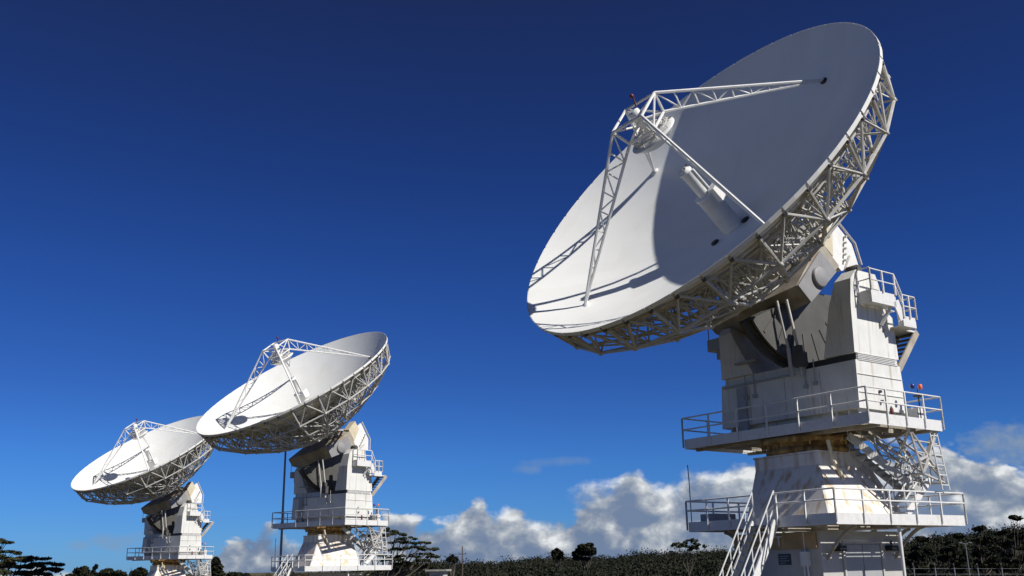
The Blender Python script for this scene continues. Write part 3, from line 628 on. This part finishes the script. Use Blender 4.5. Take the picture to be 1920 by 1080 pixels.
    ms, mt = MB(), MB(); a, b = (3.0, 2.3, Z(2.75)), (2.95, .7, Z(1.46)); stair(ms, mt, a, b, .75, (1, 0, 0), 7, .05, .24); s4 = ms.build('inner_stair', 'rail_paint', root); mt.build('treads', 'galvanised', s4)
    for sd in (-.5, .5):
        mb = MB(); stair_rail(mb, a, b, .75, (1, 0, 0), sd, .9, 3, .028); mb.build('handrail', 'rail_paint', s4)
    mb = MB(); l0, l1 = Vector((3.9, 2.1, ub)), Vector((3.95, 2.35, Z(2.25)))
    for s_ in (0, -.42): mb.tube(l0+Vector((0, s_, 0)), l1+Vector((0, s_, 0)), .028, 6)
    for i in range(6): c = l0.lerp(l1, (i+.5)/6); mb.tube(c, c+Vector((0, -.42, 0)), .02, 5)
    mb.build('ladder', 'rail_paint', root)

    # ================= dish assembly, in dish coordinates
    # reflector shell with thickness
    mb = MB(); n = 96; radii = [0.0001, .5, 1.2, 2, 2.9, 3.8, 4.7, 5.6, 6.4, 7.0, 7.5]
    def ringp(r, w): return [Vector((r*math.cos(2*math.pi*i/n), r*math.sin(2*math.pi*i/n), w)) for i in range(n)]
    loops = [ringp(r, pw(r)) for r in radii]; back = [ringp(r, pw(r)-.06) for r in radii]
    mb.loft(loops, True, False)
    mb2 = MB(); bl = [list(l) for l in back]; mb2.loft([l for l in bl[::-1]], True, False); mb.add(mb2.v, mb2.f, True)
    mb.loft([back[-1], loops[-1]], False, False)
    refl = mb.build('reflector', 'reflector_paint', root, Dm)
    ta = refl.data.attributes.new('tone', 'FLOAT_COLOR', 'CORNER'); rt_ = random.Random(17+seed); nf = len(refl.data.polygons); tn = {}
    cols = np.ones((len(refl.data.loops), 4), np.float32)
    for fi, pl in enumerate(refl.data.polygons):
        if fi >= n*(len(radii)-1): tv = 1.0
        else:
            key = ((fi % n)//2 if fi//n >= 4 else (fi % n)//4+100, (fi//n)//2); tv = tn.setdefault(key, rt_.uniform(.965, 1.0))
        cols[pl.loop_start:pl.loop_start+pl.loop_total, :3] = tv
    ta.data.foreach_set('color', cols.ravel())
    # rim plates with small gaps, 48 panels
    mb = MB(); k48 = 48
    for i in range(k48):
        a0 = 2*math.pi*(i+.05)/k48; a1 = 2*math.pi*(i+.95)/k48
        l = []
        for r_o, w_ in ((7.512, .01), (7.512, -.13), (7.53, -.13), (7.53, .01)): l.append((r_o, w_))
        lo = [[Vector((r_o*math.cos(a), r_o*math.sin(a), w_)) for r_o, w_ in l] for a in (a0, (a0+a1)/2, a1)]; mb.loft(lo)
    mb.build('rim_plates', 'white_paint', refl, Dm)
    mb = MB()
    for i in range(k48):
        a = 2*math.pi*i/k48; mb.bar((7.40*math.cos(a), 7.40*math.sin(a), -.24), (7.50*math.cos(a), 7.50*math.sin(a), -.24), .12, .09, (0, 0, 1))
        mb.bar((7.2*math.cos(a), 7.2*math.sin(a), pw(7.2)-.11), (1.4*math.cos(a), 1.4*math.sin(a), pw(1.4)-.11-.3), .05, .02) if False else None
    mb.build('rim_clips', 'gear_steel', refl, Dm)
    # ribs stiffening the back of the panels
    mb = MB()
    for i in range(k48):
        a = 2*math.pi*i/k48; rr_ = [1.6, 3.0, 4.4, 5.8, 7.45]
        for p, q_ in zip(rr_, rr_[1:]): mb.bar((p*math.cos(a), p*math.sin(a), pw(p)-.13), (q_*math.cos(a), q_*math.sin(a), pw(q_)-.13), .05, .13, (0, 0, 1))
    for rr_ in (3.0, 4.6, 6.1, 7.2):
        for i in range(k48):
            a, b = 2*math.pi*i/k48, 2*math.pi*(i+1)/k48; mb.bar((rr_*math.cos(a), rr_*math.sin(a), pw(rr_)-.22), (rr_*math.cos(b), rr_*math.sin(b), pw(rr_)-.22), .06, .06, (0, 0, 1))
    mb.build('panel_ribs', 'truss_paint', refl, Dm)
    # foot pads and vertex hatches
    for (x, y) in ((-.45, -.75), (.62, .05)):
        mb = MB(); r0 = math.hypot(x, y); mb.lathe([(.16, pw(r0)+.01), (.16, pw(r0)+.05), (.001, pw(r0)+.055)], (x, y, 0), 16); mb.build('hatch', 'black', refl, Dm)
    # back structure: radial ribs and hoops
    NR = 24; lowr = [(7.08, -1.50), (5.55, -2.75), (3.9, -3.7), (2.3, -4.35)]; upr = [7.30, 6.1, 4.7, 3.1, 1.7]
    def pc(r, a, w_): return Vector((r*math.cos(a), r*math.sin(a), w_))
    hoop = MB()
    for i in range(NR):
        a, b, c = [2*math.pi*(i+t)/NR for t in (0, 1, .5)]
        hoop.tube(pc(*[lowr[0][0], a, lowr[0][1]]), pc(lowr[0][0], b, lowr[0][1]), .055, 6)
        hoop.tube(pc(7.38, c, pw(7.38)-.16), pc(lowr[0][0], a, lowr[0][1]), .045, 6); hoop.tube(pc(7.38, c, pw(7.38)-.16), pc(lowr[0][0], b, lowr[0][1]), .045, 6)
        for k in (1, 2, 3):
            hoop.tube(pc(lowr[k][0], a, lowr[k][1]), pc(lowr[k][0], b, lowr[k][1]), .05, 6)
            hoop.tube(pc(upr[k], a, pw(upr[k])-.25), pc(upr[k], b, pw(upr[k])-.25), .04, 6)
            if i % 2 == 0: hoop.tube(pc(lowr[k][0], a, lowr[k][1]), pc(upr[k], b, pw(upr[k])-.25), .035, 5)
            else: hoop.tube(pc(lowr[k][0], b, lowr[k][1]), pc(upr[k], a, pw(upr[k])-.25), .035, 5)
            hoop.tube(pc(lowr[k-1][0], a, lowr[k-1][1]), pc(lowr[k][0], b, lowr[k][1]), .035, 5)
    mb = hoop; rr2 = random.Random(3+seed)
    for i in range(470):
        a = rr2.uniform(0, 2*math.pi); r0 = rr2.uniform(1.4, 5.0); w0 = pw(r0)-.3-rr2.random()*(1.55-.16*r0); a2 = a+rr2.uniform(-.3, .3); r1 = max(1.2, r0+rr2.uniform(-.9, .9)); w1 = pw(r1)-.3-rr2.random()*(1.5-.12*r1)
        mb.tube(pc(r0, a, w0), pc(r1, a2, w1), rr2.choice((.02, .028, .04)), 4)
    for i in range(40):
        a = 2*math.pi*rr2.random(); c = pc(rr2.uniform(1.9, 4.4), a, 0); c.z = pw(c.length)-rr2.uniform(.5, 1.1); t_ = pc(1, a+math.pi/2, 0); mb.bar(c-t_*.14, c+t_*.14, .30, .02, (math.cos(a), math.sin(a), rr2.uniform(-1, 1)))
    for i in range(120):
        a = rr2.uniform(0, 2*math.pi); r0 = rr2.uniform(5.0, 6.9); a2 = a+rr2.uniform(-.2, .2); lw = float(np.interp(r0, [3.9, 5.55, 7.08], [-3.7, -2.75, -1.5]))
        mb.tube(pc(r0+.1, a, pw(r0+.1)-.25), pc(r0-.2, a2, lw+.1), .022, 4)
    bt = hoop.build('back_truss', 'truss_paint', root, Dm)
    for i in range(NR):
        a = 2*math.pi*i/NR; rb = MB()
        lp_ = [pc(7.42, a, -.22)]+[pc(r, a, w_) for r, w_ in lowr]; up_ = [pc(r, a, pw(r)-.2) for r in upr]
        for p, q_ in zip(lp_, lp_[1:]): rb.tube(p, q_, .055, 6)
        for p, q_ in zip(up_, up_[1:]): rb.tube(p, q_, .045, 6)
        for j in range(4):
            rb.tube(up_[j], lp_[j+1], .038, 5); rb.tube(lp_[j+1], up_[j+1], .038, 5)
            rb.tube(up_[j].lerp(up_[j+1], .5), lp_[j+1], .026, 5)
            g_ = lp_[j+1]; rb.lathe([(.02, -.07), (.09, -.06), (.09, .06), (.02, .07)], tuple(g_), 6)
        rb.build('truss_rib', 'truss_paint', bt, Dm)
    # hub drum and box girder
    mb = MB(); mb.lathe([(1.55, -2.95), (1.75, -3.1), (1.75, -4.5), (1.6, -4.55)], n=16, smooth=False); hub = mb.build('hub', 'truss_paint', root, Dm)
    mb = MB()
    # rear body of the hub, widening from the bearing boxes to the middle (U, W outlines along X)
    def sec(x, us): return [Vector((x, u_, w_)) for u_, w_ in us]
    endp = [(-1.16, -5.17), (-1.23, -5.98), (1.29, -6.62), (1.38, -5.35)]
    mb.loft([sec(1.5, endp), sec(0, [(-1.3, -5.30), (-1.35, -6.25), (1.3, -6.8), (1.4, -5.1)]), sec(-1.7, [(-1.35, -5.50), (-1.35, -6.65), (1.3, -6.8), (1.4, -5.2)]), sec(-3.2, [(-1.2, -5.72), (-1.2, -6.35), (1.0, -6.5), (1.2, -5.75)])])
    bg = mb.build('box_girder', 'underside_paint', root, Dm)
    mb = MB(); mb.loft([sec(1.505, [(-1.18, -5.17), (-1.24, -5.98), (.85, -6.53), (.9, -5.47)]), sec(1.60, [(-1.18, -5.17), (-1.24, -5.98), (.85, -6.53), (.9, -5.47)])]); mb.build('end_plate', 'shaded_plate', bg, Dm)
    mb = MB(); mb.lathe([(.38, 0), (.38, .10), (.34, .13), (.001, .135)], n=28, mtx=Matrix.Translation((1.60, -.11, -5.86)) @ Matrix.Rotation(R(90), 4, 'Y')); mb.build('bearing_cover', 'shaded_plate', bg, Dm)
    mb = MB(); mb.loft([sec(.9, [(1.39, -5.2), (2.3, -5.0), (2.3, -5.7), (1.39, -6.2)]), sec(1.49, [(1.39, -5.2), (2.3, -5.0), (2.3, -5.7), (1.39, -6.2)])]); mb.build('stiffener_box', 'cream_paint', bg, Dm)
    # counterweight cheek plates
    cw = [(1.3, -5.5), (2.75, -5.45), (2.7, -6.83), (2.22, -7.5), (1.25, -6.85)]
    for xx in (1.3, -1.75):
        mb = MB(); mb.loft([sec(xx, cw), sec(xx+.16, cw)]); ck = mb.build('counterweight_plate', 'white_paint', bg, Dm)
        mb = MB(); mb.tube((xx+.2, 2.85, -5.4), (xx+.2, 2.82, -6.9), .05, 6); mb.tube((xx+.2, 2.82, -6.9), (xx+.2, 2.3, -7.6), .05, 6); mb.tube((xx+.2, 2.1, -6.9), (xx+.2, 1.4, -6.95), .04, 6)
        for j in range(5): mb.tube((xx+.12, 1.7+.22*j, -6.75+.1*j), (xx+.30, 1.7+.22*j, -6.75+.1*j), .045, 8)
        mb.build('tube_frame', 'truss_paint', ck, Dm)
    mb = MB(); mb.loft([sec(-1.58, [(1.3, -5.6), (2.5, -5.6), (2.45, -6.8), (1.9, -7.3), (1.3, -6.7)]), sec(1.29, [(1.3, -5.6), (2.5, -5.6), (2.45, -6.8), (1.9, -7.3), (1.3, -6.7)])]); mb.build('counterweight', 'white_paint', bg, Dm)
    # feed tower
    vz = -2.70
    mb = MB(); mb.lathe([(.42, vz+.02), (.39, -1.12), (.43, -1.11), (.43, -1.05), (.02, -1.04)], n=28); fc = mb.build('feed_cone', 'white_paint', root, Dm)
    mb = MB(); mb.lathe([(.22, -1.04), (.215, .02), (.26, .03), (.26, .09), (.17, .10), (.17, .17), (.02, .18)], n=24); mb.build('feed_horn', 'white_paint', fc, Dm)
    mb = MB()
    for s_ in (-.1, .1): mb.tube((.1, .06+s_, .18), (.1, .06+s_, .24), .035, 8)
    mb.build('horn_cap', 'dark_steel', fc, Dm)
    mb = MB(); mb.box(.30, .58, -.12, .33, -1.5, -.92); mb.build('feed_box', 'white_paint', fc, Dm)
    mb = MB(); mb.tube((.25, .10, .0), (.25, .10, -.95), .05, 8); mb.build('waveguide', 'white_paint', fc, Dm)
    # support legs: flat trusses in radial planes
    corners_o, corners_i = [], []
    for li, ad in enumerate(legang):
        a = R(ad); foot = pc(5.8, a, pw(5.8)+.02); to = pc(.98, a, 2.92); ti = pc(.80, a, 2.20); corners_o.append(to); corners_i.append(ti)
        mb = MB(); t_ = pc(1, a+math.pi/2, 0); f2 = foot.lerp(ti, .02)
        seg = 9; wdt = .055
        for s_ in ((0,) if True else ()):
            mb.tube(foot, to, .055, 6); mb.tube(f2, ti, .055, 6)
        for k in range(1, seg):
            t0 = k/seg; mb.tube(foot.lerp(to, t0), f2.lerp(ti, t0), .032, 5); t1 = (k+1)/seg
            if k % 2: mb.tube(foot.lerp(to, t0), f2.lerp(ti, t1), .03, 5)
            else: mb.tube(f2.lerp(ti, t0), foot.lerp(to, t1), .03, 5)
        lg = mb.build('support_leg', 'white_paint', root, Dm)
        mb = MB(); mb.lathe([(.17, -.02), (.17, .05), (.10, .07), (.02, .08)], tuple(foot+Vector((0, 0, -.03))), 12); mb.build('foot_pad', 'black' if li == 2 else 'white_paint', lg, Dm)
    # apex frame
    mb = MB(); r_ = .05
    for i in range(4):
        j = (i+1) % 4; mb.tube(corners_o[i], corners_o[j], r_, 6); mb.tube(corners_i[i], corners_i[j], r_, 6); mb.tube(corners_o[i], corners_i[i], r_, 6)
        mb.tube(corners_o[i], corners_i[j], r_*.8, 6)
        mb.tube(corners_o[i], (0, 0, 2.75), r_*.7, 6)
    mb.lathe([(.22, 2.65), (.22, 2.95), (.1, 3.0)], n=12)
    mb.lathe([(.16, 1.9), (.16, 2.65)], n=10)
    for i in range(4): mb.tube(corners_i[i], pc(.16, R(legang[i]), 2.5), .04, 6); mb.tube(corners_i[i], pc(.45, R(legang[i]), 1.85), .035, 6)
    ap = mb.build('apex_frame', 'white_paint', root, Dm)
    mb = MB(); mb.tube(corners_o[3], corners_o[3]+Vector((0, 0, 0)), .01) if False else None
    bpos = corners_o[1]*.3+Vector((0, .25, 2.0)); bpos = Vector((-.05, .35, 2.95))
    mb.tube(bpos, bpos+Vector((0, .18, .28)), .03, 6); mb.lathe([(.04, 0), (.075, .02), (.075, .12), (.04, .15)], tuple(bpos+Vector((0, .18, .27))), 10); mb.build('beacon', 'red_dark', ap, Dm)
    mb = MB(); prof = [(.001, 1.42), (.35, 1.47), (.62, 1.60), (.86, 1.80), (.90, 1.82), (.90, 1.87), (.60, 1.88), (.30, 1.92), (.001, 1.93)]
    mb.lathe(prof, n=32); sr_ = mb.build('subreflector', 'white_paint', root, Dm)
    mb = MB()
    for i in range(24):
        a0, a1 = 2*math.pi*i/24, 2*math.pi*(i+1)/24; mb.tube(pc(.70, a0, 2.02), pc(.70, a1, 2.02), .035, 6, cap=False)
    for i in range(8):
        a0 = 2*math.pi*i/8; mb.tube(pc(.70, a0, 2.02), pc(.74, a0, 1.86), .025, 5); mb.tube(pc(.70, a0, 2.02), pc(.2, a0, 2.3), .025, 5)
    mb.build('mirror_frame', 'truss_paint', sr_, Dm)
    return root

LEGS = (-131, 141.4, 52, -40)
antenna((10.242, 35.23), 0.0, -125.96, 35.35, 'largest and nearest white dish antenna, at the right, its bowl half in deep shadow', LEGS)
antenna((-13.846, 74.01), -1.126, -140.92, 53.46, 'middle white satellite dish antenna, second in the row, overlapping the farthest one', LEGS, 1)
antenna((-35.044, 102.28), -2.843, -146.10, 55.84, 'farthest and smallest-looking white satellite dish antenna at the left, partly behind the middle one', LEGS, 2)
